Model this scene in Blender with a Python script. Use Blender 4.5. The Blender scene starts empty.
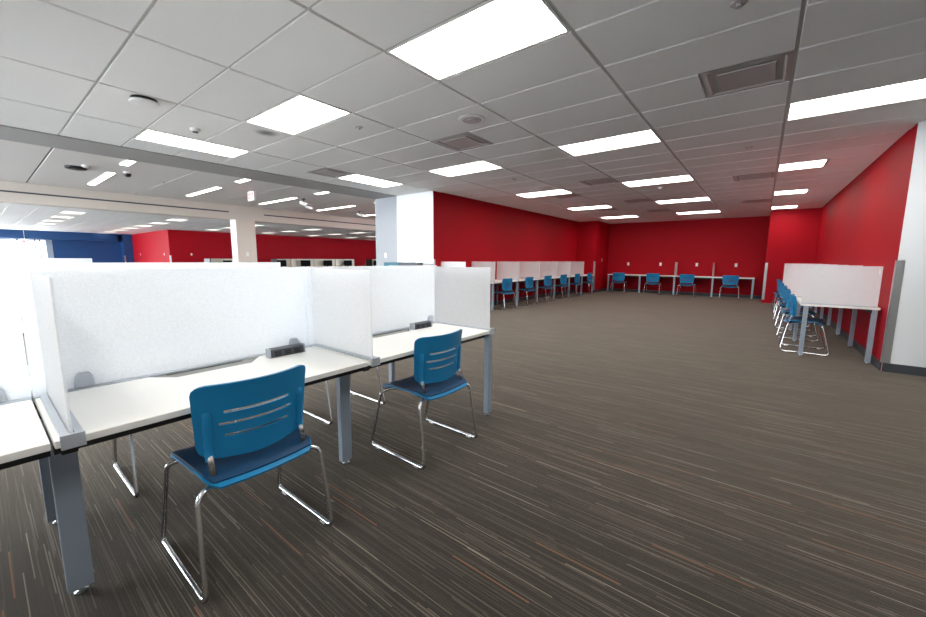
import bpy, math, random
from mathutils import Vector, Matrix
random.seed(4)
SC = bpy.context.scene
COL = SC.collection
C = 2.856          # ceiling height
PI = math.pi

# ------------------------------------------------------------------ mesh builder
class MB:
    def __init__(s): s.v = []; s.f = []; s.mi = []
    def add(s, vs, fs, mi=0):
        o = len(s.v); s.v += [tuple(v) for v in vs]
        s.f += [tuple(i + o for i in f) for f in fs]; s.mi += [mi] * len(fs); return s
    def box(s, x0, x1, y0, y1, z0, z1, mi=0):
        if x0 > x1: x0, x1 = x1, x0
        if y0 > y1: y0, y1 = y1, y0
        v = [(x0,y0,z0),(x1,y0,z0),(x1,y1,z0),(x0,y1,z0),(x0,y0,z1),(x1,y0,z1),(x1,y1,z1),(x0,y1,z1)]
        return s.add(v, [(0,3,2,1),(4,5,6,7),(0,1,5,4),(1,2,6,5),(2,3,7,6),(3,0,4,7)], mi)
    def prism(s, pts, z0, z1, mi=0):      # pts ccw in xy
        n = len(pts)
        v = [(x,y,z0) for x,y in pts] + [(x,y,z1) for x,y in pts]
        f = [tuple(reversed(range(n))), tuple(range(n, 2*n))]
        f += [(i, (i+1)%n, n+(i+1)%n, n+i) for i in range(n)]
        return s.add(v, f, mi)
    def tube(s, pts, r, n=10, mi=0, flat=None):
        pts = [Vector(p) for p in pts]; rings = []
        t0 = (pts[1]-pts[0]).normalized()
        ref = Vector((0,0,1)) if abs(t0.z) < .9 else Vector((1,0,0))
        nrm = t0.cross(ref).normalized(); prev = t0
        for i, p in enumerate(pts):
            if i == 0: t = t0
            elif i == len(pts)-1: t = (pts[i]-pts[i-1]).normalized()
            else: t = ((pts[i]-pts[i-1]).normalized() + (pts[i+1]-pts[i]).normalized()).normalized()
            q = prev.rotation_difference(t); nrm = (q @ nrm).normalized(); prev = t
            b = t.cross(nrm)
            ra, rb = (r, r) if flat is None else flat
            rings.append([p + nrm*math.cos(2*PI*k/n)*ra + b*math.sin(2*PI*k/n)*rb for k in range(n)])
        v = [w for g in rings for w in g]; f = []
        for i in range(len(rings)-1):
            for k in range(n):
                f.append((i*n+k, i*n+(k+1)%n, (i+1)*n+(k+1)%n, (i+1)*n+k))
        f.append(tuple(reversed(range(n)))); f.append(tuple(range((len(rings)-1)*n, len(rings)*n)))
        return s.add(v, f, mi)
    def lathe(s, prof, cx, cy, n=24, mi=0):      # prof: (r,z) list
        v = []; f = []
        for r, z in prof:
            for k in range(n):
                a = 2*PI*k/n; v.append((cx+r*math.cos(a), cy+r*math.sin(a), z))
        for i in range(len(prof)-1):
            for k in range(n):
                f.append((i*n+k, i*n+(k+1)%n, (i+1)*n+(k+1)%n, (i+1)*n+k))
        f.append(tuple(reversed(range(n)))); f.append(tuple(range((len(prof)-1)*n, len(prof)*n)))
        return s.add(v, f, mi)
    def build(s, name, mats, parent=None, smooth=False, bevel=0):
        me = bpy.data.meshes.new(name); me.from_pydata(s.v, [], s.f)
        if not isinstance(mats, (list, tuple)): mats = [mats]
        for m in mats: me.materials.append(m)
        for p, i in zip(me.polygons, s.mi): p.material_index = i; p.use_smooth = smooth
        me.update()
        import bmesh
        bm = bmesh.new(); bm.from_mesh(me); bmesh.ops.recalc_face_normals(bm, faces=bm.faces); bm.to_mesh(me); bm.free()
        if smooth:
            try: me.set_sharp_from_angle(angle=math.radians(42))
            except Exception: pass
        o = bpy.data.objects.new(name, me); COL.objects.link(o)
        if parent is not None: o.parent = parent
        if bevel:
            b = o.modifiers.new('bevel', 'BEVEL'); b.width = bevel; b.segments = 2; b.limit_method = 'ANGLE'
        return o

def fillet(pts, r, n=5):
    pts = [Vector(p) for p in pts]; out = [pts[0]]
    for i in range(1, len(pts)-1):
        a = (pts[i-1]-pts[i]); b = (pts[i+1]-pts[i])
        d = min(r, a.length*.45, b.length*.45)
        p0 = pts[i] + a.normalized()*d; p2 = pts[i] + b.normalized()*d
        for k in range(n+1):
            t = k/n; out.append(p0*(1-t)**2 + pts[i]*2*t*(1-t) + p2*t*t)
    out.append(pts[-1]); return out

def shell(fn, us, vs, th, keep=lambda i, j: True):
    """thin shell of a parametric surface with optional see-through cells"""
    nu, nv = len(us), len(vs); P = [[Vector(fn(u, v)) for v in vs] for u in us]
    m = MB(); A = {}; verts = []
    for i in range(nu):
        for j in range(nv):
            i0, i1 = max(i-1,0), min(i+1,nu-1); j0, j1 = max(j-1,0), min(j+1,nv-1)
            n = (P[i1][j]-P[i0][j]).cross(P[i][j1]-P[i][j0])
            n = n.normalized() if n.length > 1e-12 else Vector((0,0,1))
            t = th(us[i], vs[j]) if callable(th) else th
            A[(i,j)] = len(verts)
            verts += [P[i][j] + n*t/2, P[i][j] - n*t/2]
    fs = []; edges = {}
    for i in range(nu-1):
        for j in range(nv-1):
            if not keep(i, j): continue
            q = [(i,j),(i+1,j),(i+1,j+1),(i,j+1)]
            fs.append(tuple(A[c] for c in q)); fs.append(tuple(A[c]+1 for c in reversed(q)))
            for k in range(4):
                e = (q[k], q[(k+1)%4]); rev = (e[1], e[0])
                if rev in edges: del edges[rev]
                else: edges[e] = 1
    for a, b in edges: fs.append((A[b], A[a], A[a]+1, A[b]+1))
    m.add(verts, fs); return m

# ------------------------------------------------------------------ tags
def tag(o, label=None, cat=None, group=None, kind=None):
    if label: o['label'] = label
    if cat: o['category'] = cat
    if group: o['group'] = group
    if kind: o['kind'] = kind
    return o
def empty(name, loc=(0,0,0), rz=0):
    o = bpy.data.objects.new(name, None); COL.objects.link(o)
    o.location = loc; o.rotation_euler = (0,0,rz); o.empty_display_size = .1; return o
def copy_tree(o, parent=None):
    c = o.copy(); COL.objects.link(c)
    c.parent = parent
    for ch in list(KIDS(o)): copy_tree(ch, c)
    return c
def KIDS(o): return [x for x in COL.objects if x.parent == o]
def struct(name, mb, mat, **k): return tag(mb.build(name, mat, **k), kind='structure')
ORD = ['first','second','third','fourth','fifth','sixth','seventh','eighth']

# ------------------------------------------------------------------ materials
def mat(name, col, rough=.6, metal=0, spec=.5, bump=None, var=None, coat=0):
    m = bpy.data.materials.new(name); m.use_nodes = True
    nt = m.node_tree; b = nt.nodes['Principled BSDF']
    b.inputs['Base Color'].default_value = (*col, 1); b.inputs['Roughness'].default_value = rough
    b.inputs['Metallic'].default_value = metal; b.inputs['Specular IOR Level'].default_value = spec
    b.inputs['Coat Weight'].default_value = coat
    tc = nt.nodes.new('ShaderNodeTexCoord')
    if var:      # (scale, amount)
        n = nt.nodes.new('ShaderNodeTexNoise'); n.inputs['Scale'].default_value = var[0]; n.inputs['Detail'].default_value = 4
        r = nt.nodes.new('ShaderNodeMapRange'); r.inputs['To Min'].default_value = 1-var[1]; r.inputs['To Max'].default_value = 1+var[1]
        mx = nt.nodes.new('ShaderNodeMix'); mx.data_type = 'RGBA'; mx.blend_type = 'MULTIPLY'; mx.inputs[0].default_value = 1
        mx.inputs[6].default_value = (*col, 1)
        nt.links.new(tc.outputs['Object'], n.inputs['Vector']); nt.links.new(n.outputs['Fac'], r.inputs['Value'])
        nt.links.new(r.outputs['Result'], mx.inputs[7]); nt.links.new(mx.outputs[2], b.inputs['Base Color'])
    if bump:     # (scale, strength, distance)
        n = nt.nodes.new('ShaderNodeTexNoise'); n.inputs['Scale'].default_value = bump[0]; n.inputs['Detail'].default_value = 3
        bp = nt.nodes.new('ShaderNodeBump'); bp.inputs['Strength'].default_value = bump[1]; bp.inputs['Distance'].default_value = bump[2]
        nt.links.new(tc.outputs['Object'], n.inputs['Vector']); nt.links.new(n.outputs['Fac'], bp.inputs['Height'])
        nt.links.new(bp.outputs['Normal'], b.inputs['Normal'])
    return m
def emit(name, col, s):
    m = bpy.data.materials.new(name); m.use_nodes = True; nt = m.node_tree
    nt.nodes.remove(nt.nodes['Principled BSDF'])
    e = nt.nodes.new('ShaderNodeEmission'); e.inputs[0].default_value = (*col, 1); e.inputs[1].default_value = s
    nt.links.new(e.outputs[0], nt.nodes['Material Output'].inputs[0]); return m

def carpet():
    m = bpy.data.materials.new('striped_carpet'); m.use_nodes = True; nt = m.node_tree; L = nt.links
    b = nt.nodes['Principled BSDF']; b.inputs['Roughness'].default_value = .9; b.inputs['Specular IOR Level'].default_value = .2; b.inputs['Sheen Weight'].default_value = .32; b.inputs['Sheen Roughness'].default_value = .5; b.inputs['Sheen Tint'].default_value = (1,.88,.72,1)
    g = nt.nodes.new('ShaderNodeNewGeometry'); sp = nt.nodes.new('ShaderNodeSeparateXYZ'); L.new(g.outputs['Position'], sp.inputs[0])
    def M(op, a, b_=None, c=None):
        n = nt.nodes.new('ShaderNodeMath'); n.operation = op
        for i, x in enumerate((a, b_, c)):
            if x is None: continue
            if isinstance(x, (int, float)): n.inputs[i].default_value = x
            else: L.new(x, n.inputs[i])
        return n.outputs[0]
    def seg(rows, seglen, seed):       # random value per thread segment
        row = M('FLOOR', M('MULTIPLY', M('ADD', sp.outputs[1], seed), rows))
        w = nt.nodes.new('ShaderNodeTexWhiteNoise'); w.noise_dimensions = '1D'; L.new(row, w.inputs['W'])
        sx = M('FLOOR', M('ADD', M('MULTIPLY', sp.outputs[0], 1/seglen), M('MULTIPLY', w.outputs[0], 37.3)))
        w2 = nt.nodes.new('ShaderNodeTexWhiteNoise'); w2.noise_dimensions = '2D'
        cb = nt.nodes.new('ShaderNodeCombineXYZ'); L.new(row, cb.inputs[0]); L.new(sx, cb.inputs[1]); L.new(cb.outputs[0], w2.inputs['Vector'])
        return w2.outputs[0]
    def ramp(val, stops):
        r = nt.nodes.new('ShaderNodeValToRGB'); r.color_ramp.interpolation = 'CONSTANT'
        el = r.color_ramp.elements
        el[0].position = stops[0][0]; el[0].color = (*stops[0][1], 1)
        el[1].position = stops[1][0]; el[1].color = (*stops[1][1], 1)
        for p_, c_ in stops[2:]:
            e = el.new(p_); e.color = (*c_, 1)
        L.new(val, r.inputs[0]); return r.outputs[0]
    a = ramp(seg(250, .42, 0), [(0,(.014,.0115,.010)),(.35,(.020,.0168,.0145)),(.62,(.032,.027,.0225)),(.80,(.062,.053,.044)),(.93,(.125,.108,.09)),(.982,(.26,.225,.18))])
    c = ramp(seg(62, .9, 3.3), [(0,(.66,.66,.66)),(.4,(.82,.82,.82)),(.75,(.96,.95,.94)),(.93,(1.16,1.13,1.11))])
    mx = nt.nodes.new('ShaderNodeMix'); mx.data_type = 'RGBA'; mx.blend_type = 'MULTIPLY'; mx.inputs[0].default_value = 1
    mx.clamp_result = False
    L.new(a, mx.inputs[6]); L.new(c, mx.inputs[7])
    o = M('GREATER_THAN', seg(190, .38, 7.7), .9945)
    mo = nt.nodes.new('ShaderNodeMix'); mo.data_type = 'RGBA'; L.new(o, mo.inputs[0])
    L.new(mx.outputs[2], mo.inputs[6]); mo.inputs[7].default_value = (.20,.075,.035,1)
    L.new(mo.outputs[2], b.inputs['Base Color'])
    n = nt.nodes.new('ShaderNodeTexNoise'); n.inputs['Scale'].default_value = 260; L.new(g.outputs['Position'], n.inputs['Vector'])
    bp = nt.nodes.new('ShaderNodeBump'); bp.inputs['Strength'].default_value = .5; bp.inputs['Distance'].default_value = .004
    L.new(n.outputs['Fac'], bp.inputs['Height']); L.new(bp.outputs['Normal'], b.inputs['Normal'])
    return m

def frosted():
    """frosted acrylic with a fine woven dot print: mostly scattering, partly see-through"""
    m = bpy.data.materials.new('frosted_panel'); m.use_nodes = True; nt = m.node_tree; L = nt.links
    nt.nodes.remove(nt.nodes['Principled BSDF'])
    d = nt.nodes.new('ShaderNodeBsdfDiffuse'); d.inputs[0].default_value = (.92,.94,.96,1)
    t = nt.nodes.new('ShaderNodeBsdfTranslucent'); t.inputs[0].default_value = (.92,.94,.96,1)
    tr = nt.nodes.new('ShaderNodeBsdfTransparent'); tr.inputs[0].default_value = (.93,.95,.97,1)
    gl = nt.nodes.new('ShaderNodeBsdfGlossy'); gl.inputs['Roughness'].default_value = .3
    a = nt.nodes.new('ShaderNodeMixShader'); a.inputs[0].default_value = .5
    L.new(d.outputs[0], a.inputs[1]); L.new(t.outputs[0], a.inputs[2])
    tc = nt.nodes.new('ShaderNodeTexCoord')
    n = nt.nodes.new('ShaderNodeTexNoise'); n.inputs['Scale'].default_value = 150; n.inputs['Detail'].default_value = 2
    L.new(tc.outputs['Object'], n.inputs['Vector'])
    mr = nt.nodes.new('ShaderNodeMapRange'); mr.inputs['From Min'].default_value = .3; mr.inputs['From Max'].default_value = .7
    mr.inputs['To Min'].default_value = .21; mr.inputs['To Max'].default_value = .29
    L.new(n.outputs['Fac'], mr.inputs[0])
    b = nt.nodes.new('ShaderNodeMixShader'); L.new(mr.outputs[0], b.inputs[0])
    L.new(a.outputs[0], b.inputs[1]); L.new(tr.outputs[0], b.inputs[2])
    c = nt.nodes.new('ShaderNodeMixShader'); c.inputs[0].default_value = .04
    L.new(b.outputs[0], c.inputs[1]); L.new(gl.outputs[0], c.inputs[2])
    L.new(c.outputs[0], nt.nodes['Material Output'].inputs[0]); return m

def ceiling_tile():
    m = mat('acoustic_tile', (.88,.875,.86), .9, spec=.15, bump=(140,.35,.003), var=(55,.035))
    # soft grey smudge on one tile beside a light
    nt = m.node_tree; L = nt.links; b = nt.nodes['Principled BSDF']
    g = nt.nodes.new('ShaderNodeNewGeometry'); vm = nt.nodes.new('ShaderNodeVectorMath'); vm.operation = 'DISTANCE'
    vm.inputs[1].default_value = (-5.0, 2.42, C); L.new(g.outputs['Position'], vm.inputs[0])
    r = nt.nodes.new('ShaderNodeMapRange'); r.inputs['From Min'].default_value = .02; r.inputs['From Max'].default_value = .17
    r.inputs['To Min'].default_value = .32; r.inputs['To Max'].default_value = 1; r.interpolation_type = 'SMOOTHSTEP'
    L.new(vm.outputs['Value'], r.inputs[0])
    mx = nt.nodes.new('ShaderNodeMix'); mx.data_type = 'RGBA'; mx.blend_type = 'MULTIPLY'; mx.inputs[0].default_value = 1
    src = b.inputs['Base Color'].links[0].from_socket
    L.new(src, mx.inputs[6]); L.new(r.outputs[0], mx.inputs[7]); L.new(mx.outputs[2], b.inputs['Base Color'])
    return m

M_ = dict(
    carpet=carpet(), tile=ceiling_tile(), tile2=mat('plank_tile', (.80,.77,.74), .9, spec=.15, var=(30,.03)), tee=mat('ceiling_tee', (.55,.55,.53), .5),
    red=mat('red_paint', (.37,.002,.010), .6, spec=.15, bump=(180,.12,.002), var=(1.5,.05)),
    white=mat('white_wall', (.82,.85,.88), .55), grey=mat('grey_wall', (.37,.39,.425), .55),
    beige=mat('beige_wall', (.66,.61,.55), .6), band=mat('soffit_paint', (.42,.41,.40), .6),
    blue=mat('blue_paint', (.003,.055,.185), .45), base=mat('rubber_base', (.045,.05,.06), .5),
    steel=mat('brushed_steel', (.62,.64,.66), .32, metal=.9), chrome=mat('chrome', (.74,.75,.77), .17, metal=1),
    alu=mat('silver_paint', (.50,.54,.60), .38, metal=.35), gunmetal=mat('dark_chrome', (.30,.30,.31), .2, metal=1), tray=mat('tray_metal', (.27,.27,.25), .4, metal=.3), leg=mat('desk_leg_paint', (.34,.41,.50), .40, metal=.35),
    top=mat('white_laminate', (.86,.86,.84), .35), edge=mat('laminate_edge', (.80,.80,.78), .4),
    black=mat('black_steel', (.012,.013,.016), .45), dark=mat('charcoal_plastic', (.06,.07,.085), .45),
    frost=frosted(), shell=mat('blue_plastic', (.006,.200,.44), .36, bump=(300,.06,.001)),
    pad=mat('navy_seat', (.004,.050,.130), .55, bump=(220,.2,.001)),
    plate=mat('white_plastic', (.85,.85,.83), .4), lamp=emit('lamp_diffuser', (1,.96,.90), 7.0),
    lampfar=emit('lamp_diffuser_far', (1,.96,.86), .62), rib=mat('lamp_rib', (.75,.75,.73), .4), louv=mat('louvre_grey', (.28,.28,.27), .5),
    bar=emit('linear_lamp', (1,.96,.90), 8.0), cream=mat('cream_panel', (.68,.63,.54), .6),
    vent=mat('vent_paint', (.50,.46,.45), .45), screenblk=mat('monitor_black', (.005,.005,.006), .8, spec=.1),
    exitred=emit('exit_letters', (1,.12,.12), 1.6), teal=mat('teal_cover', (.03,.16,.22), .5),
    frame=mat('window_frame', (.28,.34,.40), .4), drape=mat('pale_blind', (.72,.72,.76), .7),
    wood=mat('shelf_laminate', (.75,.73,.70), .5),
)

# ------------------------------------------------------------------ camera
f_px, yaw, pitch, roll = 380.434, .6616, .1285, .0063
fw = Vector((-math.sin(yaw)*math.cos(pitch), math.cos(yaw)*math.cos(pitch), -math.sin(pitch)))
r0 = Vector((math.cos(yaw), math.sin(yaw), 0)); u0 = r0.cross(fw)
R_ = r0*math.cos(roll) + u0*math.sin(roll); U_ = -r0*math.sin(roll) + u0*math.cos(roll)
cam = bpy.data.objects.new('camera', bpy.data.cameras.new('camera')); COL.objects.link(cam)
cam.data.sensor_width = 36; cam.data.lens = f_px/926*36; cam.data.clip_start = .05; cam.data.clip_end = 200
mw = Matrix((R_, U_, -fw)).transposed().to_4x4(); mw.translation = (0,0,1.31); cam.matrix_world = mw
SC.camera = cam

# ------------------------------------------------------------------ room shell
X0, SX = -2.37, 1.22; Y0, SY = 2.063, .6096
gx = lambda i: X0 + SX*i
gy = lambda j: Y0 + SY*j
SOF = -7.27
struct('floor', MB().box(-36, 7, -6, 26, -.1, 0), M_['carpet'])

lights = []      # (x0,x1,y0,y1)
for j in (-10, -5, 0, 5, 10, 15, 20):  # rows behind the camera are unseen, added to light the room
    lights.append((gx(-2), gx(-1), gy(j), gy(j+1))); lights.append((gx(0), gx(1), gy(j), gy(j+1)))
for j in (-10, -5, 0, 5): lights.append((gx(2), gx(3), gy(j), gy(j+1)))  # all but the farthest of these are unseen, added for illumination
for j in (10, 15, 20): lights.append((gx(2), gx(2)+.61, gy(j), gy(j+1)))
for j in (-11, -6, -1, 4): lights.append((-6.64, gx(-3), gy(j), gy(j+2)))  # the two behind the view are unseen, added for their light
vents = [(gx(2)-.61, gx(2), gy(3), gy(4)), (-3.59, -2.98, gy(3), gy(4)), (-6.64, gx(-3), gy(3), gy(4)),
         (-2.98, gx(0), gy(9), gy(10)), (-4.20, gx(-1), gy(11), gy(12)), (gx(2)-.61, gx(2), gy(11), gy(12)),
         (gx(2)-.61, gx(2), gy(17), gy(18)), (-2.98, gx(0), gy(14), gy(15)), (-2.98, gx(0), gy(18), gy(19)), (-4.20, gx(-1), gy(16), gy(17))]
holes = lights + vents
def clip_out(x0, x1, y0, y1):
    """remaining pieces of a tile after fixtures are cut out (fixtures are grid aligned)"""
    rects = [(x0,x1,y0,y1)]
    for h in holes:
        out = []
        for (a,b,c,d) in rects:
            if h[0] >= b-.01 or h[1] <= a+.01 or h[2] >= d-.01 or h[3] <= c+.01: out.append((a,b,c,d)); continue
            if h[0] > a+.01: out.append((a,h[0],c,d))
            if h[1] < b-.01: out.append((h[1],b,c,d))
            a2, b2 = max(a,h[0]), min(b,h[1])
            if h[2] > c+.01: out.append((a2,b2,c,h[2]))
            if h[3] < d-.01: out.append((a2,b2,h[3],d))
        rects = out
    return rects
def tile(m, x0, x1, y0, y1, gX=.012, gY=.009):
    if x1-x0 < .03 or y1-y0 < .03: return
    b = .004; a0, a1, c0, c1 = x0+gX, x1-gX, y0+gY, y1-gY
    v = [(a0,c0,C+.012),(a1,c0,C+.012),(a1,c1,C+.012),(a0,c1,C+.012),(a0+b,c0+b,C),(a1-b,c0+b,C),(a1-b,c1-b,C),(a0+b,c1-b,C)]
    m.add(v, [(7,6,5,4),(0,1,5,4),(1,2,6,5),(2,3,7,6),(3,0,4,7)])
m = MB(); m.box(SOF, 7, -6, 17.2, C+.012, C+.10, 1)
for i in range(-4, 8):
    for j in range(-13, 25):
        x0, x1, y0, y1 = max(gx(i), SOF), gx(i+1), gy(j), gy(j+1)
        if y0 > 6.6 and i == 2: x1 = min(x1, 1.25)
        if y0 > 6.1 and i > 2: continue
        if y0 > 6.6 and i < -3: continue
        for r in clip_out(x0, x1, y0, y1): tile(m, *r)
struct('ceiling', m, [M_['tile'], M_['tee']])
# zone beyond the soffit: wide planks
m = MB(); m.box(-12.45, -8.1, -6, 26, C+.012, C+.10, 1)
for k in range(-4, 14):
    y0 = .875 + 1.77*k
    tile(m, -12.45, -8.1, max(y0,-6), min(y0+1.77,26), .001, .011)
struct('ceiling', m, [M_['tile2'], M_['dark']])
far_lights = []
for n in range(9):  # two columns nearest the bulkhead are hidden from view, added for illumination
    xc = -14.35 - 2.5*n
    for j in (-10, -5, 0, 5, 10, 15, 20, 25, 30):
        y0 = gy(j)
        if y0 > 6.2 and xc < -25: continue
        far_lights.append((xc-.61, xc+.61, y0, y0+SY))
holes = far_lights
m = MB(); m.box(-36, -12.85, -6, 26, C+.012, C+.10, 1)
for i in range(19):
    x1 = -13.74 - 1.25*(i-1); x0 = x1-1.25; x1 = min(x1, -12.85)
    for j in range(-13, 39):
        if gy(j) > 6.9 and x1 < -26: continue
        for r in clip_out(x0, x1, gy(j), gy(j+1)): tile(m, *r)
struct('ceiling', m, [M_['tile'], M_['tee']])

struct('trim_1', MB().box(-8.1, SOF, -6, 6.63, C-.006, C+.1), M_['band'])
struct('wall_left', MB().box(-6.2, -6.05, 6.64, 15.4, 0, C+.01), M_['red'])
struct('wall_left', MB().box(-6.2, -5.28, 15.4, 17.0, 0, C+.01), M_['red'])
struct('wall_left', MB().box(SOF, -6.052, 6.63, 6.95, 0, C+.01), M_['white'])
struct('wall_left', MB().box(-8.1, SOF, 6.63, 6.95, 0, C+.01), M_['grey'])
struct('wall_back', MB().box(-5.4, .2, 17.0, 17.15, 0, C+.01), M_['red'])
struct('wall_right', MB().box(.09, 1.4, 15.3, 17.05, 0, C+.01), M_['red'])
struct('wall_right', MB().box(1.245, 1.4, 6.662, 15.3, 0, C+.01), M_['red'])
struct('wall_right', MB().box(1.249, 7, 6.65, 6.8, 0, C+.01), M_['white'])
struct('wall_right', MB().box(6.85, 7, -6, 6.65, 0, C+.01), M_['white'])
# baseboards
struct('baseboard_right', MB().box(1.25, 6.85, 6.638, 6.65, 0, .105).box(1.233, 1.245, 6.66, 15.3, 0, .105), M_['base'])
struct('baseboard_back', MB().box(-5.28, .09, 16.988, 17.0, 0, .105), M_['base'])
struct('baseboard_left', MB().box(-6.05, -6.038, 6.64, 15.4, 0, .105).box(-5.28, -5.268, 15.39, 16.99, 0, .105).box(-8.1, -6.06, 6.618, 6.63, 0, .105), M_['base'])
# bulkhead with slot diffusers, columns
m = MB().box(-12.85, -12.45, -6, 26, 2.44, C+.05).box(-12.85, -12.45, 4.95, 5.5, 0, 2.44).box(-12.445, -12.45, -6, 26, 2.44, 2.455)
struct('wall_middle', m, M_['beige'])
def slot(y0, y1, lab):
    e = empty('slot_diffuser', (-12.45, (y0+y1)/2, 2.65))
    tag(e, lab, 'air vent', 'slot diffusers along the beige bulkhead')
    h = (y1-y0)/2
    MB().box(.001, .012, -h, h, .018, .040).box(.001, .012, -h, h, -.040, -.018).box(.001,.012,-h,-h+.02,-.018,.018).box(.001,.012,h-.02,h,-.018,.018).build('frame', M_['beige'], e)
    MB().box(.001, .005, -h+.02, h-.02, -.017, .017).build('slot', M_['dark'], e)
slot(-5, 4.8, 'long dark slot vent in the beige bulkhead, left of the beige column')
slot(5.76, 14, 'long dark slot vent in the beige bulkhead, right of the beige column')
# far room
struct('wall_far_blue', MB().box(-36, -35, 3.2, 6.9, 0, C+.05).box(-36, -34.4, -6, 6.2, 2.36, C+.05).box(-36, -34.3, 6.45, 6.96, 0, C+.05), M_['blue'])
struct('wall_far_red', MB().box(-36, -26.5, 6.95, 26, 0, C+.05), M_['red'])
struct('wall_end', MB().box(-36, -6.2, 25.9, 26, 0, C+.05), M_['white'])
w = MB()
for y in (-6, -3.4, -.8, 1.75, 2.45, 2.65, 2.92): w.box(-35.1, -35, y, y+.07, 0, 2.36)
w.box(-35.1, -35, -6, 3.2, 2.28, 2.36).box(-35.1, -35, -6, 3.2, 0, .12).box(-35.05, -34.98, 2.98, 3.2, 0, 2.33)
struct('window_1', w, M_['frame'])
w = MB()
for x in range(-34, 8, 2): w.box(x-.04, x+.04, -6, -5.9, 0, C)
w.box(-36, 7, -6, -5.9, 0, .35).box(-36, 7, -6, -5.9, 2.6, C+.1)
struct('window_2', w, M_['frame'])
struct('wall_front_daylight_block', MB().box(-6, 7, -6.2, -6.0, 0, C+.1), M_['white'])  # unseen wall added to block daylight on the right, so the ceiling dims there

# corner guards
def guard(x, y, dx, dy, h, lab, z0=.105, w_=.065):
    m = MB().box(x, x+dx*w_, y-dy*.003, y-dy*.001 if False else y-dy*.0005, z0, h)
    m = MB()
    m.box(x-dx*.004, x+dx*w_, y-dy*.004, y-dy*.0008, z0, h)      # leg on the face seen along x
    m.box(x-dx*.004, x-dx*.0008, y-dy*.004, y+dy*w_, z0, h)      # leg on the face seen along y
    tag(m.build('corner_guard', M_['steel']), lab, 'corner guard')
guard(1.245, 6.65, 1, 1, 1.33, 'tall steel corner guard where the right red wall meets the white wall')
guard(-6.05, 6.63, -1, 1, 1.31, 'steel corner guard on the white pier beside the left red wall')
guard(-5.28, 15.4, -1, 1, 1.26, 'steel corner guard on the red corner past the left wall desks')
guard(.09, 15.3, 1, 1, 1.26, 'steel corner guard on the red corner beside the back wall desks')
guard(-26.5, 6.95, -1, 1, 1.42, 'pale corner guard on the red corner of the far room')
guard(-34.3, 6.45, -1, 1, 1.42, 'pale corner guard on the blue corner of the far room', 0)

# wall plates: axis 'x' faces +x, 'y' faces -y
def plate(x, y, z, ax, lab, kind='outlet', grp=None):
    e = empty('wall_plate', (x, y, z), 0 if ax == 'y' else PI/2)
    tag(e, lab, 'wall plate', grp)
    MB().box(-.04, .04, -.008, -.0005, -.062, .062).build('cover', M_['plate'], e, bevel=.003)
    MB().box(-.012, .012, -.012, -.008, -.03, .03).build('insert' if kind == 'outlet' else 'rocker', M_['plate'], e)
for n, x in enumerate((-4.43, -3.2, -1.95, -.73)):
    plate(x, 17.0, 1.165, 'y', 'white wall plate above the %s chair from the left at the back wall' % ORD[n], grp='wall plates on the back wall')
plate(-5.28, 16.2, 1.32, 'x', 'white wall plate on the red jog left of the back wall')
plate(-7.72, 6.63, 1.40, 'y', 'white light switch on the grey side of the pier', 'switch')
plate(-12.45, 5.22, 1.42, 'x', 'small white switch on the beige column', 'switch')
plate(-32.6, 6.95, 1.5, 'y', 'white plate on the pinkish red wall near the blue corner')
plate(-27.5, 6.95, 1.5, 'y', 'white plate on the pinkish red wall near its right edge')
plate(-26.5, 8.0, 1.5, 'x', 'round white device on the red wall of the far room')

# ------------------------------------------------------------------ ceiling fixtures
def ceiling_light(x0, x1, y0, y1, lab, grp, ribs=False, lamp='lamp'):
    cx, cy = (x0+x1)/2, (y0+y1)/2; hx, hy = (x1-x0)/2, (y1-y0)/2
    e = empty('ceiling_light', (cx, cy, C)); tag(e, lab, 'ceiling light', grp)
    a, b = hx-.012, hy-.010; t = .016
    m = MB().box(-a, a, -b, -b+t, -.002, .011).box(-a, a, b-t, b, -.002, .011).box(-a, -a+t, -b+t, b-t, -.002, .011).box(a-t, a, -b+t, b-t, -.002, .011)
    m.build('frame', M_['rib'], e)
    MB().box(-a+t, a-t, -b+t, b-t, .006, .011).build('diffuser', M_[lamp], e)
    if ribs:
        m = MB()
        for k in (-1,0,1): m.box(-a+t, a-t, k*b*.5-.003, k*b*.5+.003, .0035, .0055) if k == 0 else None
        for k in range(-3, 4): m.box(k*a/4-.0015, k*a/4+.0015, -b+t, b-t, .0035, .0055)
        m.build('louvre', M_['louv'], e)
near_names = {-10:'behind the camera', -5:'behind the camera'}
rowlab = {-10:'unseen added row, two behind', -5:'unseen added row, one behind', 0:'nearest row', 5:'second row', 10:'third row', 15:'fourth row', 20:'row nearest the back wall'}
def lab_light(x0, x1, y0, y1):
    if y1-y0 > 1:
        return {True:'long lit ceiling panel lying lengthwise beside the grey soffit, %s' % ('left of the round white access point' if y0 < 1 else 'right one')}.get(True)
    j = round((y0-Y0)/SY); col = 'left column' if x0 < -4 else ('middle column' if x0 < -1 else 'right column')
    return 'lit white ceiling panel, %s, %s' % (col, rowlab[j])
for r in lights:
    lab = lab_light(*r)
    if r[3]-r[2] > 1:
        j = round((r[2]-Y0)/SY)
        lab = {-11:'added unseen lengthwise lit panel by the soffit, two behind the view', -6:'added unseen lengthwise lit panel by the soffit, just behind the view',
               -1:'long lit ceiling panel beside the grey soffit, nearest the round access point', 4:'long lit ceiling panel beside the soffit, nearest the white pier'}[j]
    ceiling_light(*r, lab, 'lit panels of the main ceiling', ribs=(r[2] > 1.5 and r[2] < 2.5 and r[0] > -6))
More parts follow.
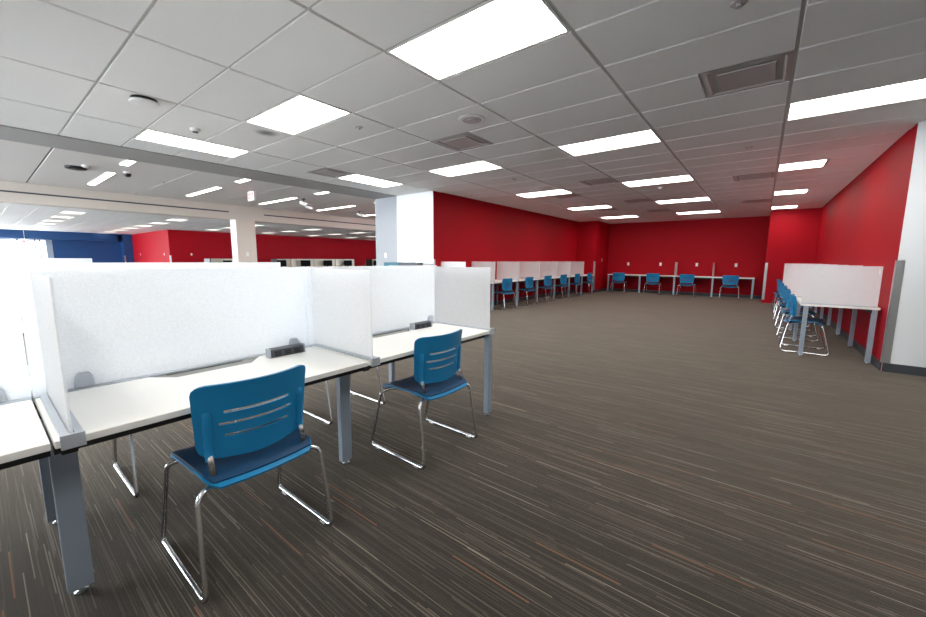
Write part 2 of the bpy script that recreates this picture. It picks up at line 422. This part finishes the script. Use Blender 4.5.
for k, r in enumerate(far_lights):
    jr = round((r[2]-Y0)/SY)//5; nc = round((-14.35-(r[0]+r[1])/2)/2.5)
    rw = 'row %s left of the view' % ('just' if jr == -1 else 'well') if jr < 0 else '%s row from the left' % ORD[jr]
    ceiling_light(*r, 'lit far room ceiling panel, %s, %s from the bulkhead' % (rw, (ORD+['ninth'])[nc]), 'lit panels in the far room', lamp='lampfar')
# linear lamps
k = 0
for n, y in enumerate((-3.57, -1.80, -.03, 1.74, 3.51, 5.27, 7.06, 8.87, 10.6, 12.4)):
    for (x0, x1) in ((-11.5, -9.55), (-8.62, -8.12)):
        e = empty('linear_light', ((x0+x1)/2, y, C)); h = (x1-x0)/2
        q = 'long' if x0 < -9 else 'short'
        tag(e, '%s slim linear ceiling light in the middle zone, %s from the left in its row' % (q, ORD[max(0, n-3)] if n >= 3 else 'out of view') if n >= 3 and n < 8
            else '%s slim linear ceiling light in the middle zone outside the view' % q, 'ceiling light', 'slim linear lights of the middle zone')
        MB().box(-h, h, -.07, -.055, -.012, -.001).box(-h, h, .055, .07, -.012, -.001).box(-h,-h+.01,-.055,.055,-.012,-.001).box(h-.01,h,-.055,.055,-.012,-.001).build('housing', M_['rib'], e)
        MB().box(-h+.01, h-.01, -.055, .055, -.010, -.001).build('diffuser', M_['bar'], e)
# vents
def vent(x0, x1, y0, y1, lab):
    cx, cy = (x0+x1)/2, (y0+y1)/2; hx, hy = (x1-x0)/2-.01, (y1-y0)/2-.01
    e = empty('ceiling_vent', (cx, cy, C)); tag(e, lab, 'air vent', 'square air vents of the main ceiling')
    fr = MB()
    A = [(-hx,-hy),(hx,-hy),(hx,hy),(-hx,hy)]
    def ring(p, zp, q, zq, mi=0):
        P = [(p*x/abs(x)*1, p*y/abs(y)*1, zp) for x, y in A]; Q = [(q*x/abs(x), q*y/abs(y), zq) for x, y in A]
        fr.add(P+Q, [(i,(i+1)%4,4+(i+1)%4,4+i) for i in range(4)], mi)
    h = min(hx, hy); ring(h, 0, h-.035, -.002); ring(h-.035, -.002, h-.055, .014); ring(h-.055, .014, h-.060, .085, 1)
    fr.build('frame', [M_['vent'], M_['black']], e)
    MB().box(-h+.065, h-.065, -h+.065, h-.065, .045, .085).build('duct_opening', M_['black'], e)
    pl = MB(); s = h-.10
    pl.box(-s, s, -s, s, -.004, .004).box(-.01, .01, -.01, .01, .004, .046); pl.build('face_plate', M_['vent'], e, bevel=.004)
vl = ['large square air vent nearest the camera, beside the right ceiling rail', 'square air vent beside the round ceiling speaker',
      'square air vent beside the soffit, next to the lengthwise light', 'dim air vent between the second row lights of the left and middle columns',
      'air vent just behind the second row light of the left column', 'reddish lit air vent beside the right rail, before the small light',
      'reddish air vent beside the right rail near the back wall', 'faint air vent left of the middle column, before its fourth row light', 'thin air vent closest to the back wall', 'air vent beside the fourth left column light']
for r, l in zip(vents, vl): vent(*r, l)
# small ceiling things
def puck(name, x, y, prof, mats, lab, cat, kids=()):
    e = empty(name, (x, y, C)); tag(e, lab, cat)
    MB().lathe([(r, z) for r, z in prof], 0, 0, 28).build('housing', mats, e, smooth=True)
    for nm, pr, mt in kids: MB().lathe(pr, 0, 0, 28).build(nm, mt, e, smooth=True)
puck('access_point', -4.93, 1.20, [(.105,-.001),(.108,-.028)], M_['black'], 'round white wireless access point with black base on the ceiling', 'access point',
     [('cover', [(.118,-.029),(.12,-.034),(.115,-.048),(.09,-.054),(.01,-.055)], M_['plate'])])
puck('smoke_detector', -5.54, 1.82, [(.055,-.001),(.055,-.012),(.045,-.03),(.02,-.038)], M_['plate'], 'small white smoke detector above the lengthwise light', 'smoke detector',
     [('sensor_band', [(.03,-.034),(.03,-.044),(.01,-.046)], M_['dark'])])
puck('ceiling_speaker', -2.68, 3.58, [(.15,-.0005),(.152,-.006),(.135,-.010),(.115,-.008)], M_['plate'], 'round white ceiling speaker with grey grille', 'speaker',
     [('grille', [(.108,-.0085),(.105,-.012),(.02,-.014)], M_['vent']), ('cone', [(.06,-.0125),(.058,-.018),(.02,-.019)], M_['vent'])])
for (x, y, l) in ((-3.9, 2.98, 'small sprinkler head left of the round speaker'), (-.27, 6.68, 'small sprinkler head left of the right ceiling rail'),
                  (-3.91, 6.6, 'small sprinkler head before the left column second light'), (-.24, 3.0, 'round grey sprinkler cover at the top edge near the large vent'),
                  (-9.9, 2.6, 'small grey sprinkler cover in the middle zone')):
    puck('sprinkler_head', x, y, [(.045,-.0005),(.045,-.004),(.012,-.006),(.012,-.022)], M_['vent'], l, 'sprinkler', [('deflector', [(.02,-.0225),(.02,-.026)], M_['steel'])])
puck('motion_sensor', -1.83, 9.12, [(.055,-.001),(.052,-.02),(.03,-.04)], M_['plate'], 'small white round sensor after the second middle column light', 'sensor')
puck('wireless_access_point', -9.51, 1.27, [(.14,-.001),(.14,-.03),(.12,-.04)], M_['black'], 'flat black round device on the middle zone ceiling', 'access point')
puck('smoke_detector', -9.2, 1.36, [(.06,-.001),(.055,-.03),(.03,-.045)], M_['plate'], 'white detector beside the black device in the middle zone', 'smoke detector')
puck('security_camera', -9.29, 1.91, [(.06,-.001),(.06,-.03)], M_['plate'], 'dome camera with black globe on the middle zone ceiling', 'security camera',
     [('dome', [(.055,-.031),(.052,-.06),(.036,-.084),(.01,-.09)], M_['black'])])
for (x, y, l) in ((-9.6, 5.5, 'white ceiling spotlight right of the third slim long light'), (-10.2, 6.0, 'white ceiling spotlight between the third and fourth slim lights'),
                  (-10.5, 7.95, 'white ceiling spotlight nearest the grey pier')):
    e = empty('spotlight', (x, y, C)); tag(e, l, 'spotlight')
    MB().lathe([(.05,-.001),(.05,-.02)], 0, 0, 20).tube([(0,0,-.02),(0,0,-.09)], .012).build('mount', M_['dark'], e)
    MB().tube([(-.07,-.05,-.10),(.09,.06,-.15)], .042, 16).build('head', M_['plate'], e, smooth=True)
# exit signs
def exit_sign(x, y, z, lab, w_=.34, h_=.22, rz=0):
    e = empty('exit_sign', (x, y, z), rz); tag(e, lab, 'exit sign')
    MB().box(-.02, .02, -w_/2, w_/2, -h_/2, h_/2).build('housing', M_['plate'], e, bevel=.004)
    m = MB(); s = .11; st = .026; x0_, x1_ = .0205, .0225
    def bar(y0, z0, y1, z1):
        d = Vector((0, y1-y0, z1-z0)).normalized(); n = Vector((0, -d.z, d.y))*st/2
        a = Vector((0,y0,z0)); b = Vector((0,y1,z1)); q = [a+n, b+n, b-n, a-n]
        m.add([(x0_, p.y, p.z) for p in q]+[(x1_, p.y, p.z) for p in q], [(0,1,2,3),(4,5,6,7)]+[(i,(i+1)%4,4+(i+1)%4,4+i) for i in range(4)])
    c = [-.12, -.04, .025, .10]; H2 = s/2; q = .026
    bar(c[0]-q,-H2,c[0]-q,H2); bar(c[0]-q,H2-.012,c[0]+q,H2-.012); bar(c[0]-q,0,c[0]+q*.7,0); bar(c[0]-q,-H2+.012,c[0]+q,-H2+.012)
    bar(c[1]-q,-H2,c[1]+q,H2); bar(c[1]-q,H2,c[1]+q,-H2)
    bar(c[2],-H2,c[2],H2)
    bar(c[3],-H2,c[3],H2); bar(c[3]-.036,H2-.012,c[3]+.036,H2-.012)
    m.build('lettering', M_['exitred'], e)
    MB().tube([(0,0,h_/2),(0,0,C-z-.002 if C-z < .7 else h_/2+.06)], .01).build('stem', M_['plate'], e)
exit_sign(-9.25, 4.05, 2.70, 'small hanging exit sign with red letters in the middle zone', .30, .21, -PI/2)
exit_sign(-34.38, 2.05, 2.22, 'tiny red exit sign above the far window', .30, .2)

# ------------------------------------------------------------------ chair
def make_chair():
    e = empty('stacking_chair')
    us = [i/28*2-1 for i in range(29)]
    def seat_fn(off):
        def fn(u, v):        # u across, v back(-1)..front(+1)
            x = .220*v - .020; hw = .232 + .012*v
            c = max(0, abs(v)-.72)/.28
            hw -= .035*c*c
            z = .452 + .010*u*u - .012*(1-u*u)*(1-v*v)
            if v > .45: z -= .030*((v-.45)/.55)**2
            if v < -.6: z -= .034*((-v-.6)/.4)**1.6
            return (x, hw*u, z+off)
        return fn
    shell(seat_fn(0), us, [i/24*2-1 for i in range(25)], .010).build('seat', M_['shell'], e, smooth=True)
    pad = shell(lambda u, v: seat_fn(.0095)(u*.975, v*.945+.03), us, [i/24*2-1 for i in range(25)], .008)
    pad.build('seat_pad', M_['pad'], e, smooth=True)['label'] = 'navy seat pad'
    # under-seat scoop at the rear
    sc = shell(lambda u, v: (-.222 + .22*(v+1)/2, .200*u*(1-.12*abs(v)), .438 - .040*(1-abs(u)**2.6) * math.sin(PI*(v+1)/2*.72+.75) ), us, [i/10*2-1 for i in range(11)], .006)
    sc.build('seat_pan', M_['shell'], e, smooth=True)
    # backrest with three curved slots
    vs = [-1,-.97,-.9,-.8,-.65,-.52,-.42,-.34,-.28,-.19,-.10,-.02,.04,.13,.22,.30,.36,.5,.65,.78,.88,.95,.985,1]
    uu = [-1,-.985,-.95,-.88,-.8,-.72,-.66,-.58,-.52,-.4,-.3,-.2,-.1,0,.1,.2,.3,.4,.52,.58,.66,.72,.8,.88,.95,.985,1]
    def back_fn(u, v):
        zc = .667 + .155*v
        hw = .226 + .008*v
        rt, rb = .20, .34
        if v > 1-rt: hw -= .045*(1-math.sqrt(max(0, 1-((v-(1-rt))/rt)**2)))
        if v < -(1-rb): hw -= .075*(1-math.sqrt(max(0, 1-((-v-(1-rb))/rb)**2)))
        y = hw*u
        x = -.196 - .016*v - .006*v*v + .058*(y/.22)**2
        z = zc - .012*(1-u*u)*(.5-.5*v)
        return (x, y, z)
    def keep(i, j):
        a, b = uu[i], uu[i+1]; v0 = vs[j]; mid = (a+b)/2
        if abs(v0-(-.42)) < 1e-6 and abs(mid) < .58: return False
        if abs(v0-(-.10)) < 1e-6 and abs(mid) < .66: return False
        if abs(v0-.22) < 1e-6 and abs(mid) < .58: return False
        return True
    bk = shell(back_fn, uu, vs, .009, keep).build('backrest', M_['shell'], e, smooth=True)
    for s in (-1, 1):
        # sleeve moulded on the rear of the backrest
        sl = MB()
        P = []
        for k in range(9):
            v = -.92 + 1.12*k/8; p = back_fn(.84*s, v); P.append((p[0]-.009, .188*s, p[2]))
        sl.tube([Vector(P[0])-Vector((0,0,.004))]+P+[Vector(P[-1])+Vector((.006,0,.012))], .014, 12, flat=(.016,.012))
        sl.build('sleeve', M_['shell'], e, smooth=True)
        # chrome back support bar
        pts = fillet([(-.10, .180*s, .434), (-.188, .186*s, .436), (-.186, .188*s, .50), (P[1][0]-.001, P[1][1], P[1][2])], .035, 6)
        MB().tube(pts, .01, 10, flat=(.012,.0075)).build('back_support', M_['gunmetal'], e, smooth=True)
        # sled leg
        pts = fillet([(-.15, .13*s, .424), (-.178, .180*s, .424), (-.208, .252*s, .412), (-.268, .270*s, .0125),
                      (.262, .270*s, .0125), (.165, .252*s, .408), (.140, .205*s, .424), (.10, .14*s, .424)], .038, 6)
        MB().tube(pts, .0105, 12).build('sled_leg', M_['chrome'], e, smooth=True)
        for gxx in (-.19, .19):
            MB().box(gxx-.018, gxx+.018, .268*s-.009, .268*s+.009, .0005, .008).build('glide', M_['plate'], e)
    MB().tube([(-.15,-.13,.424),(-.15,.13,.424)], .0105).tube([(.10,-.14,.424),(.10,.14,.424)], .0105).build('cross_bar', M_['chrome'], e, smooth=True)
    return e
chair0 = make_chair(); used = [False]
def place_chair(x, y, rz, lab, grp):
    o = chair0 if not used[0] else copy_tree(chair0); used[0] = True
    o.location = (x, y, 0); o.rotation_euler = (0,0,rz); tag(o, lab, 'chair', grp)
    return o
place_chair(-1.815, .69, PI, 'nearest blue plastic sled-base chair, pulled up to the white bench desk', 'blue chairs on the near side of the bench')
place_chair(-1.81, 1.885, PI-.02, 'second blue sled-base chair on the near side of the bench, by its far end', 'blue chairs on the near side of the bench')
place_chair(-2.83, .70, 0, 'blue chair on the hidden side of the bench, opposite the nearest chair', 'blue chairs on the hidden side of the bench')
place_chair(-2.83, 1.895, 0, 'blue chair on the hidden side of the bench, tucked by its far end', 'blue chairs on the hidden side of the bench')
LY = [15.38-1.22*k for k in range(7, -1, -1)]
for k in range(7):
    place_chair(-5.41, (LY[k]+LY[k+1])/2+.0, PI+random.uniform(-.06,.06), 'blue chair at the left red wall desks, %s from the camera end' % ORD[k], 'blue chairs along the left red wall')
FX = [-5.03+1.22*k for k in range(5)]
for k, x in enumerate((-4.50, -3.24, -2.10, -.80)):
    place_chair(x, 16.10, PI/2+random.uniform(-.05,.05), 'blue chair at the back wall desks, %s from the left' % ORD[k], 'blue chairs at the back wall')
RY = [6.96+1.22*k for k in range(7)]
for k in range(6):
    place_chair(.585, (RY[k]+RY[k+1])/2-.10, random.uniform(-.05,.05), 'blue chair at the right red wall desks, %s from the camera end' % ORD[k], 'blue chairs along the right red wall')

# ------------------------------------------------------------------ bench desks (two-sided)
T = .735; TH = .026
def leg_foot(m, x, y): m.lathe([(.020,.0005),(.022,.006),(.010,.010),(.008,.024)], x, y, 14)
def bench_desk(x_back, x_front, y0, y1, lab, grp, parts=('mid','none'), tray=(.37,.89), power=True, cat='desk'):
    """one side of a bench: back edge at x_back, front edge at x_front; parts = leg kind at y0, y1"""
    s = 1 if x_front > x_back else -1
    e = empty('bench_desk', ((x_back+x_front)/2, (y0+y1)/2, 0)); tag(e, lab, cat, grp)
    o = Vector(e.location)
    X = lambda d: x_back + s*d - o.x        # distance from the spine
    Yl = lambda y: y - o.y
    D = abs(x_front-x_back); a, b = y0+.004, y1-.004
    n0, n1 = y0+tray[0], y0+tray[1]
    pts = [(X(D), Yl(a)), (X(D), Yl(b)), (X(.035), Yl(b)), (X(.035), Yl(n1)), (X(.14), Yl(n1-.09)), (X(.14), Yl(n0+.09)), (X(.035), Yl(n0)), (X(.035), Yl(a))]
    if s < 0: pts = pts[::-1]
    MB().prism(pts, T-TH, T).build('worktop', M_['top'], e, bevel=.003)
    MB().box(X(D-.05), X(D-.09), Yl(a), Yl(b), T-TH-.035, T-TH-.001).box(X(.06), X(.10), Yl(a), Yl(b), T-TH-.045, T-TH-.001).build('support_beam', M_['black'], e)
    m = MB().box(X(.006), X(.034), Yl(a), Yl(b), T-.030, T+.004)
    m.build('rear_rail', M_['alu'], e, bevel=.002)
    # cable tray flap seen through the notch
    pts = [(X(.036), Yl(n0+.01)), (X(.132), Yl(n0+.10)), (X(.132), Yl(n1-.10)), (X(.036), Yl(n1-.01))]
    if s > 0: pts = pts[::-1]
    m = MB().prism(pts, T-.022, T-.004).build('cable_tray', M_['tray'], e, bevel=.002)
    MB().box(X(.044), X(.058), Yl(n0+.07), Yl(n1-.10), T-.0038, T-.0025).build('cable_slot', M_['black'], e)
    for kind, y, sg in ((parts[0], y0, 1), (parts[1], y1, -1)):
        if kind == 'mid':
            m = MB().box(X(.30), X(.34), Yl(y+.004), Yl(y+.078), .024, T-TH-.001)
            g = m.build('leg', M_['leg'], e, bevel=.003)
            m = MB(); leg_foot(m, X(.32), Yl(y+.041)); m.build('foot', M_['chrome'], g, smooth=True)
            MB().box(X(.06), X(.56), Yl(y+.021), Yl(y+.061), T-TH-.05, T-TH-.002).build('cross_beam', M_['black'], e)
        if kind == 'end':
            yy = y+sg*.032
            g = MB().box(X(D-.055), X(D-.008), Yl(yy-.024), Yl(yy+.024), .024, T-TH-.001).build('leg', M_['leg'], e, bevel=.003)
            m = MB(); leg_foot(m, X(D-.031), Yl(yy)); m.build('foot', M_['chrome'], g, smooth=True)
            MB().box(X(.0), X(D-.056), Yl(yy-.02), Yl(yy+.02), T-TH-.05, T-TH-.002).build('cross_beam', M_['leg'], e)
    return e
def power_unit(x, y, s, lab, grp):
    e = empty('power_module', (x, y, T)); tag(e, lab, 'power outlet', grp)
    if s < 0: e.rotation_euler = (0,0,PI)
    v = [(-.025,-.10,.0012),(.030,-.10,.0012),(.022,-.10,.045),(-.020,-.10,.052)]
    m = MB(); m.add(v+[(a,.10,c) for a,_,c in v], [(0,1,2,3),(7,6,5,4),(0,4,5,1),(1,5,6,2),(2,6,7,3),(3,7,4,0)])
    m.build('body', M_['dark'], e, bevel=.004)
    for sy in (-1, 1): MB().box(-.022,.032,sy*.1012,sy*.108,.0012,.054).build('end_cap', M_['alu'], e, bevel=.002)
    for k in (-1,0,1):
        m = MB(); y_ = k*.058
        m.add([(.0298,y_-.018,.008),(.0298,y_+.018,.008),(.0244,y_+.018,.038),(.0244,y_-.018,.038)], [(0,1,2,3)])
        m.add([(.0325,y_-.018,.008),(.0325,y_+.018,.008),(.0271,y_+.018,.038),(.0271,y_-.018,.038)], [(0,1,2,3),])
        m.f += [(len(m.v)-8+i, len(m.v)-8+(i+1)%4, len(m.v)-4+(i+1)%4, len(m.v)-4+i) for i in range(4)]; m.mi += [0]*4
        m.build('socket', M_['black'], e)
ST = 1.255     # screen top
def side_screen(x_in, x_out, y, lab, grp, top=ST):
    """divider panel standing in a silver channel across the desk"""
    s = 1 if x_out > x_in else -1
    e = empty('divider_screen', ((x_in+x_out)/2, y, T)); tag(e, lab, 'divider screen', grp)
    h = abs(x_out-x_in)/2
    # channel straddles the joint between worktops: keep it just above them
    m2 = MB().box(-s*(h-.034), s*h, -.027, -.0065, .0012, .014).box(-s*(h-.034), s*h, .0065, .027, .0012, .014).box(s*(h+.001), s*(h+.012), -.029, .029, -.032, .015)
    m2.build('channel', M_['alu'], e, bevel=.0015)
    MB().box(-h if s > 0 else -h+.02, h-.02 if s > 0 else h, -.0035, .0035, .0055, top-.010-T).build('panel', M_['frost'], e, bevel=.0012)
    return e
def back_screen(x, y0, y1, lab, grp, top=ST, brackets=True):
    e = empty('privacy_screen', (x, (y0+y1)/2, T)); tag(e, lab, 'privacy screen', grp)
    h = (y1-y0)/2-.0015
    MB().box(-.0035, .0035, -h, h, -.025, top-T).build('panel', M_['frost'], e, bevel=.0012)
    if brackets:
        for sy in (-1, 1):
            for sx in (-1, 1):
                yy = sy*(h-(.10 if sy > 0 else .155))
                pts = [(-.034,.0), (.034,.0), (.030,.045), (.018,.064), (-.018,.064), (-.030,.045)]
                v = [(sx*.0042, yy+a, c+.006) for a, c in pts] + [(sx*.022, yy+a*.9, c+.006) for a, c in pts]
                n = 6; m = MB(); m.add(v, [tuple(range(n)), tuple(range(n,2*n))]+[(i,(i+1)%n,n+(i+1)%n,n+i) for i in range(n)])
                m.build('bracket', M_['alu'], e, bevel=.003)
XC, XF, XB = -2.33, -1.70, -2.96
YS = [-1.12, .10, 1.32, 2.60]
dn = ['cut off by the left edge of the picture', 'behind the nearest blue chair', 'at its far end']
for k in range(3):
    e1 = 'none' if k < 2 else 'end'
    bench_desk(XC, XF, YS[k], YS[k+1], 'white bench desk on the near side, %s' % dn[k], 'white bench desks in the foreground', ('mid' if k else 'end', e1))
    bench_desk(XC, XB, YS[k], YS[k+1], 'white bench desk on the hidden side, %s' % dn[k], 'hidden side bench desks', ('mid' if k else 'end', e1))
    back_screen(XC, YS[k], YS[k+1], 'frosted spine screen of the foreground bench, %s' % dn[k], 'frosted spine screens of the foreground bench')
    if k: power_unit(-2.215, YS[k+1]-(.21 if k == 1 else .33), 1, 'dark power outlet block on the white desk %s' % dn[k], 'desktop power blocks of the bench')
sn = {0:'left of the picture', 1:'beside the leftmost silver channel', 2:'between the two near chairs', 3:'at the far end of the bench'}
for k in (1, 2, 3):
    y = YS[k]+.045 if k < 3 else YS[k]-.032
    side_screen(XC+.006, XF, y, 'frosted divider screen on the near side, %s' % sn[k], 'frosted dividers of the foreground bench')
    side_screen(XC-.006, XB, y, 'frosted divider screen on the hidden side, %s' % sn[k], 'hidden side frosted dividers')
# second bench across the aisle, seen above and through the screens
XC2 = -5.2
for k in (1, 2):
    for s, w_ in ((1, 'near'), (-1, 'far')):
        bench_desk(XC2, XC2+s*.63, YS[k], YS[k+1], 'white bench desk across the aisle, %s side, %s end' % (w_, 'left' if k == 1 else 'right'), 'bench desks across the aisle', ('mid' if k == 2 else 'end', 'end' if k == 2 else 'none'))
    back_screen(XC2, YS[k], YS[k+1], 'frosted spine screen of the bench across the aisle, %s' % ('left end' if k == 1 else 'right end'), 'spine screens across the aisle')
# bench in the far room
for k in range(3):
    y0 = 1.97-1.22*(k+1)
    bench_desk(-14.0, -13.37, y0, y0+1.22, 'white bench desk in the far room, %s from its right end' % ORD[k], 'bench desks in the far room', ('end' if k == 2 else 'mid', 'end' if k == 0 else 'none'))
    back_screen(-14.0, y0, y0+1.22, 'pale screen top in the far room under the windows, %s from the right' % ORD[k], 'screens in the far room', top=1.275)

# ------------------------------------------------------------------ wall desks
def wall_desk(x0, x1, y0, y1, name, lab, grp, legs, front):
    """legs: list of (x,y) world positions"""
    e = empty(name, ((x0+x1)/2, (y0+y1)/2, 0)); tag(e, lab, 'desk', grp); o = e.location
    b = lambda m, *a: m.box(a[0]-o.x, a[1]-o.x, a[2]-o.y, a[3]-o.y, a[4], a[5])
    b(MB(), x0, x1, y0+.002, y1-.002, T-.028, T).build('worktop', M_['top'], e, bevel=.003)
    if front in 'xX':
        m = b(MB(), x0+.05, x0+.09, y0+.01, y1-.01, T-.075, T-.029); b(m, x1-.09, x1-.05, y0+.01, y1-.01, T-.075, T-.029)
    else:
        m = b(MB(), x0+.01, x1-.01, y0+.05, y0+.09, T-.075, T-.029); b(m, x0+.01, x1-.01, y1-.09, y1-.05, T-.075, T-.029)
    m.build('support_beam', M_['black'], e)
    for (x, y) in legs:
        g = b(MB(), x-.025, x+.025, y-.025, y+.025, .022, T-.029).build('leg', M_['leg'], e, bevel=.003)
        m = MB(); leg_foot(m, x-o.x, y-o.y); m.build('foot', M_['chrome'], g, smooth=True)
    return e
def rail_screen(x0, x1, y0, y1, lab, grp, mat_='frost'):
    """panel standing in a low clamp on a wall desk"""
    e = empty('divider_screen', ((x0+x1)/2, (y0+y1)/2, T)); tag(e, lab, 'divider screen', grp)
    hx, hy = (x1-x0)/2, (y1-y0)/2
    MB().box(-hx, hx, -hy, hy, .014, ST-T).build('panel', M_['frost'], e)
    MB().box(-max(hx,.018), max(hx,.018), -max(hy,.018), max(hy,.018), .0012, .0135).build('channel', M_['alu'], e)
    if hx > hy:
        MB().box(hx-.03, hx-.018, -hy-.001, -hy-.0002, ST-T-.10, ST-T-.04).build('label_sticker', M_['plate'], e)
for k in range(7):
    y0, y1 = LY[k], LY[k+1]
    legs = [(-5.34, y0+.03), (-6.0, y0+.03)] + ([(-5.34, y1-.03), (-6.0, y1-.03)] if k == 6 else [])
    wall_desk(-6.035, -5.30, y0, y1, 'wall_desk', 'white desk along the left red wall, %s from the camera end' % ORD[k], 'white desks along the left red wall', legs, 'x')
    rail_screen(-6.02, -5.28, y0+.03-.004, y0+.03+.004, 'frosted divider on the left wall desks, %s from the camera end' % ORD[k], 'frosted dividers of the left wall desks')
for k in range(4):
    x0, x1 = FX[k], FX[k+1]
    legs = [(x0+.03, 16.30)] + ([(x1-.03, 16.30), (x1-.03, 16.94)] if k == 3 else [(x0+.03, 16.94)] if k == 0 else [])
    wall_desk(x0, x1, 16.26, 16.98, 'wall_desk', 'white desk at the back red wall, %s from the left' % ORD[k], 'white desks at the back red wall', legs, 'y')
for k, x in ((0, FX[2]), (1, FX[3])):
    e = empty('divider_screen', (x, 16.68, T)); tag(e, 'narrow divider seen edge on at the back wall desks, %s one' % ('left' if k == 0 else 'right'), 'divider screen', 'dividers of the back wall desks')
    w_ = .045 if k == 0 else .03
    MB().box(-w_, w_, -.24, .26, .0012, .014).build('channel', M_['alu'], e)
    MB().box(-.004, .004, -.24, .26, .0145, ST-T).build('panel', M_['frost'], e)
for k in range(6):
    y0, y1 = RY[k], RY[k+1]
    legs = [(.53, y0+.03), (1.18, y0+.03)] + ([(.53, y1-.03), (1.18, y1-.03)] if k == 5 else [])
    wall_desk(.47, 1.225, y0, y1, 'wall_desk', 'white desk along the right red wall, %s from the camera end' % ORD[k], 'white desks along the right red wall', legs, 'x')
    rail_screen(.475, 1.20, y0+.03-.004, y0+.03+.004, 'frosted divider on the right wall desks, %s from the camera end' % ORD[k], 'frosted dividers of the right wall desks')

# ------------------------------------------------------------------ far room workstations
for k, (y, w_) in enumerate(((11.05,.62),(12.57,.62),(14.09,.62),(15.61,.62),(18.1,.62),(19.62,.62))):
    e = empty('computer_desk', (-22.0, y, 0)); tag(e, 'cream computer desk in the far room, %s from the left' % ORD[k], 'desk', 'cream computer desks in the far room')
    MB().box(-.34, .34, -.73 if k else -.39, .73, .70, .735).build('worktop', M_['cream'], e)
    lo = -.40 if k == 0 else -.74
    MB().box(-.37, -.34, lo, .74, 0, 1.27).build('back_panel', M_['cream'], e)
    MB().box(-.339, .34, -.755 - (lo+.74 if k else 0) + (.33 if k == 0 else 0), -.732 + (.33 if k == 0 else 0), 0, 1.27 if k in (0,4) else .73).build('side_panel', M_['cream'] if k not in (0,4) else M_['black'], e)
    MB().box(-.339, .34, .732, .755, 0, .73).build('side_panel', M_['cream'], e)
    c = empty('monitor', (-22.0, y, .736)); tag(c, 'black computer monitor in the far room, %s from the left' % ORD[k], 'monitor', 'black monitors in the far room')
    MB().box(-.03, .0, -w_/2, w_/2, .09, .46).build('display', M_['screenblk'], c, bevel=.004)
    MB().box(-.10, .10, -.12, .12, .0005, .012).box(-.06, -.03, -.03, .03, .012, .25).build('stand', M_['black'], c)
for k, y in enumerate((7.75,)):
    e = empty('computer_desk', (-21.0, y, 0)); tag(e, 'cream desk in the far room left of the beige column', 'desk')
    MB().box(-.34, .34, -.73, .73, .70, .735).build('worktop', M_['cream'], e)
    MB().box(-.37, -.34, -.74, .74, 0, 1.27).build('back_panel', M_['cream'], e)
    MB().box(-.339, .34, -.80, -.75, 0, 1.27).build('side_panel', M_['black'], e)
    c = empty('monitor', (-21.0, y+.1, .736)); tag(c, 'black slanted monitor in the far room left of the beige column', 'monitor')
    MB().box(-.03, .0, -.2, .2, .14, .45).build('display', M_['screenblk'], c, bevel=.004)
    MB().box(-.10, .10, -.12, .12, .0005, .012).box(-.06, -.03, -.03, .03, .012, .25).build('stand', M_['black'], c)

# low shelf with books in front of the white pier
e = empty('low_bookshelf', (-6.82, 6.38, 0)); tag(e, 'low white bookshelf in front of the white pier', 'bookshelf')
MB().box(-.62, -.60, -.16, .16, 0, .98).box(.60, .62, -.16, .16, 0, .98).build('side_panel', M_['wood'], e)
MB().box(-.62, .62, -.16, .16, .981, 1.0).box(-.599, .599, -.16, .16, .5, .52).box(-.599, .599, -.16, .16, .05, .07).build('shelf', M_['wood'], e)
MB().box(-.599, .599, .14, .155, .071, .499).build('back_panel', M_['wood'], e)
x = -7.42; k = 0
while x < -6.24:
    t = random.uniform(.035, .07); teal = x < -6.92
    h = random.uniform(.205, .228)
    o = MB().box(0, t-.004, -.07, .07, 0, h).build('book', M_['teal'] if teal else M_['dark'], bevel=.002)
    o.location = (x, 6.38, 1.0005); tag(o, '%s book standing on the low white bookshelf' % ('teal' if teal else 'dark'), 'book', '%s books on the low bookshelf' % ('teal' if teal else 'dark'))
    x += t; k += 1

# ------------------------------------------------------------------ world and view
W = bpy.data.worlds.new('daylight'); SC.world = W; W.use_nodes = True
bg = W.node_tree.nodes['Background']; bg.inputs[0].default_value = (.87,.935,1,1); bg.inputs[1].default_value = 8.8
SC.view_settings.view_transform = 'Standard'; SC.view_settings.look = 'None'
SC.view_settings.gamma = 1; SC.view_settings.use_curve_mapping = False; SC.view_settings.exposure = 1.2
cy = SC.cycles
cy.max_bounces = 8; cy.diffuse_bounces = 5; cy.transparent_max_bounces = 16; cy.sample_clamp_indirect = 8
cy.use_denoising = True
